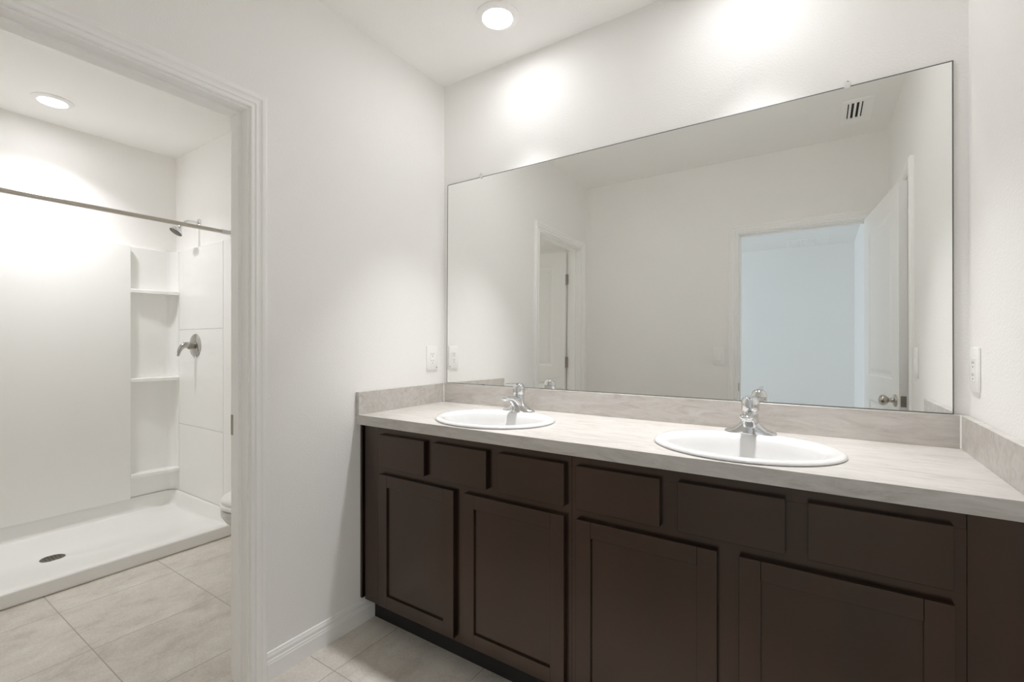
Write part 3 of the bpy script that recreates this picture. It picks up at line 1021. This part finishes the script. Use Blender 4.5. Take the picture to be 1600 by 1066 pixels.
# ------------------------------------------------------------------ toilet
TX = -0.790
YW = -0.026        # wall behind the toilet
tt = thing('toilet', 'white toilet just showing past the door jamb next to the shower', 'toilet', (TX, YW, 0))
def oval(cx, y0, y1, rx, z, n=48, nose=0.80):
    """long bowl outline: y0 back, y1 front (towards -y)"""
    out = []
    cy, ry = (y0 + y1) / 2, abs(y1 - y0) / 2
    for i in range(n):
        t = 2 * PI * i / n
        c_, s_ = math.cos(t), math.sin(t)
        k = 2 if s_ > 0 else 1.0
        w_ = abs(c_) ** (0.75 if s_ > 0 else 0.92) * (1 if c_ > 0 else -1)
        out.append(Vector((cx + rx * w_, cy + ry * s_, z)))
    return out
yb = YW - 0.205
bm = bm_new()
rings(bm, [oval(TX, YW - 0.10, YW - 0.59, 0.112, 0.0), oval(TX, YW - 0.10, YW - 0.59, 0.112, 0.02), oval(TX, YW - 0.11, YW - 0.56, 0.100, 0.10), oval(TX, YW - 0.12, YW - 0.58, 0.105, 0.18), oval(TX, YW - 0.13, YW - 0.64, 0.140, 0.26),
           oval(TX, YW - 0.15, YW - 0.69, 0.170, 0.32), oval(TX, YW - 0.16, YW - 0.71, 0.181, 0.352), oval(TX, YW - 0.16, YW - 0.712, 0.183, 0.374), oval(TX, YW - 0.165, YW - 0.706, 0.179, 0.382)])
obj('bowl', bm, M['porcelain'], tt, smooth=50)
bm = bm_new()
rings(bm, [oval(TX, yb, YW - 0.708, 0.176, 0.389), oval(TX, yb, YW - 0.714, 0.183, 0.393), oval(TX, yb, YW - 0.714, 0.183, 0.408), oval(TX, yb, YW - 0.708, 0.178, 0.412)])
obj('seat', bm, M['plastic'], tt, smooth=50)
bm = bm_new()
rings(bm, [oval(TX, yb, YW - 0.704, 0.174, 0.4185), oval(TX, yb, YW - 0.710, 0.181, 0.422), oval(TX, yb, YW - 0.710, 0.181, 0.432), oval(TX, yb - 0.004, YW - 0.700, 0.172, 0.442), oval(TX, yb - 0.02, YW - 0.66, 0.135, 0.450), oval(TX, yb - 0.08, YW - 0.56, 0.06, 0.453)])
obj('lid', bm, M['plastic'], tt, smooth=60)
for sx in (-0.07, 0.07):
    bm = bm_new()
    box(bm, (TX + sx - 0.018, yb - 0.022, 0.380), (TX + sx + 0.018, yb + 0.012, 0.424), 0.005, 2)
    obj('seat_hinge', bm, M['plastic'], tt)
bm = bm_new()
box(bm, (TX - 0.215, YW - 0.195, 0.381), (TX + 0.215, YW - 0.014, 0.715), 0.022, 3)
obj('tank', bm, M['porcelain'], tt, smooth=40)
bm = bm_new()
box(bm, (TX - 0.224, YW - 0.203, 0.7155), (TX + 0.224, YW - 0.0135, 0.748), 0.010, 3)
obj('tank_lid', bm, M['porcelain'], tt, smooth=40)
bm = bm_new()
lathe(bm, [(0.014, 0.0), (0.014, 0.008), (0.008, 0.012)], 18, mat=Matrix.Translation((TX - 0.150, YW - 0.1952, 0.655)) @ Matrix.Rotation(PI / 2, 4, 'X'))
tube(bm, [(TX - 0.150, YW - 0.203, 0.655), (TX - 0.105, YW - 0.207, 0.650), (TX - 0.075, YW - 0.208, 0.645)], [0.006, 0.006, 0.008], 12)
obj('flush_lever', bm, M['chrome'], tt, smooth=40)
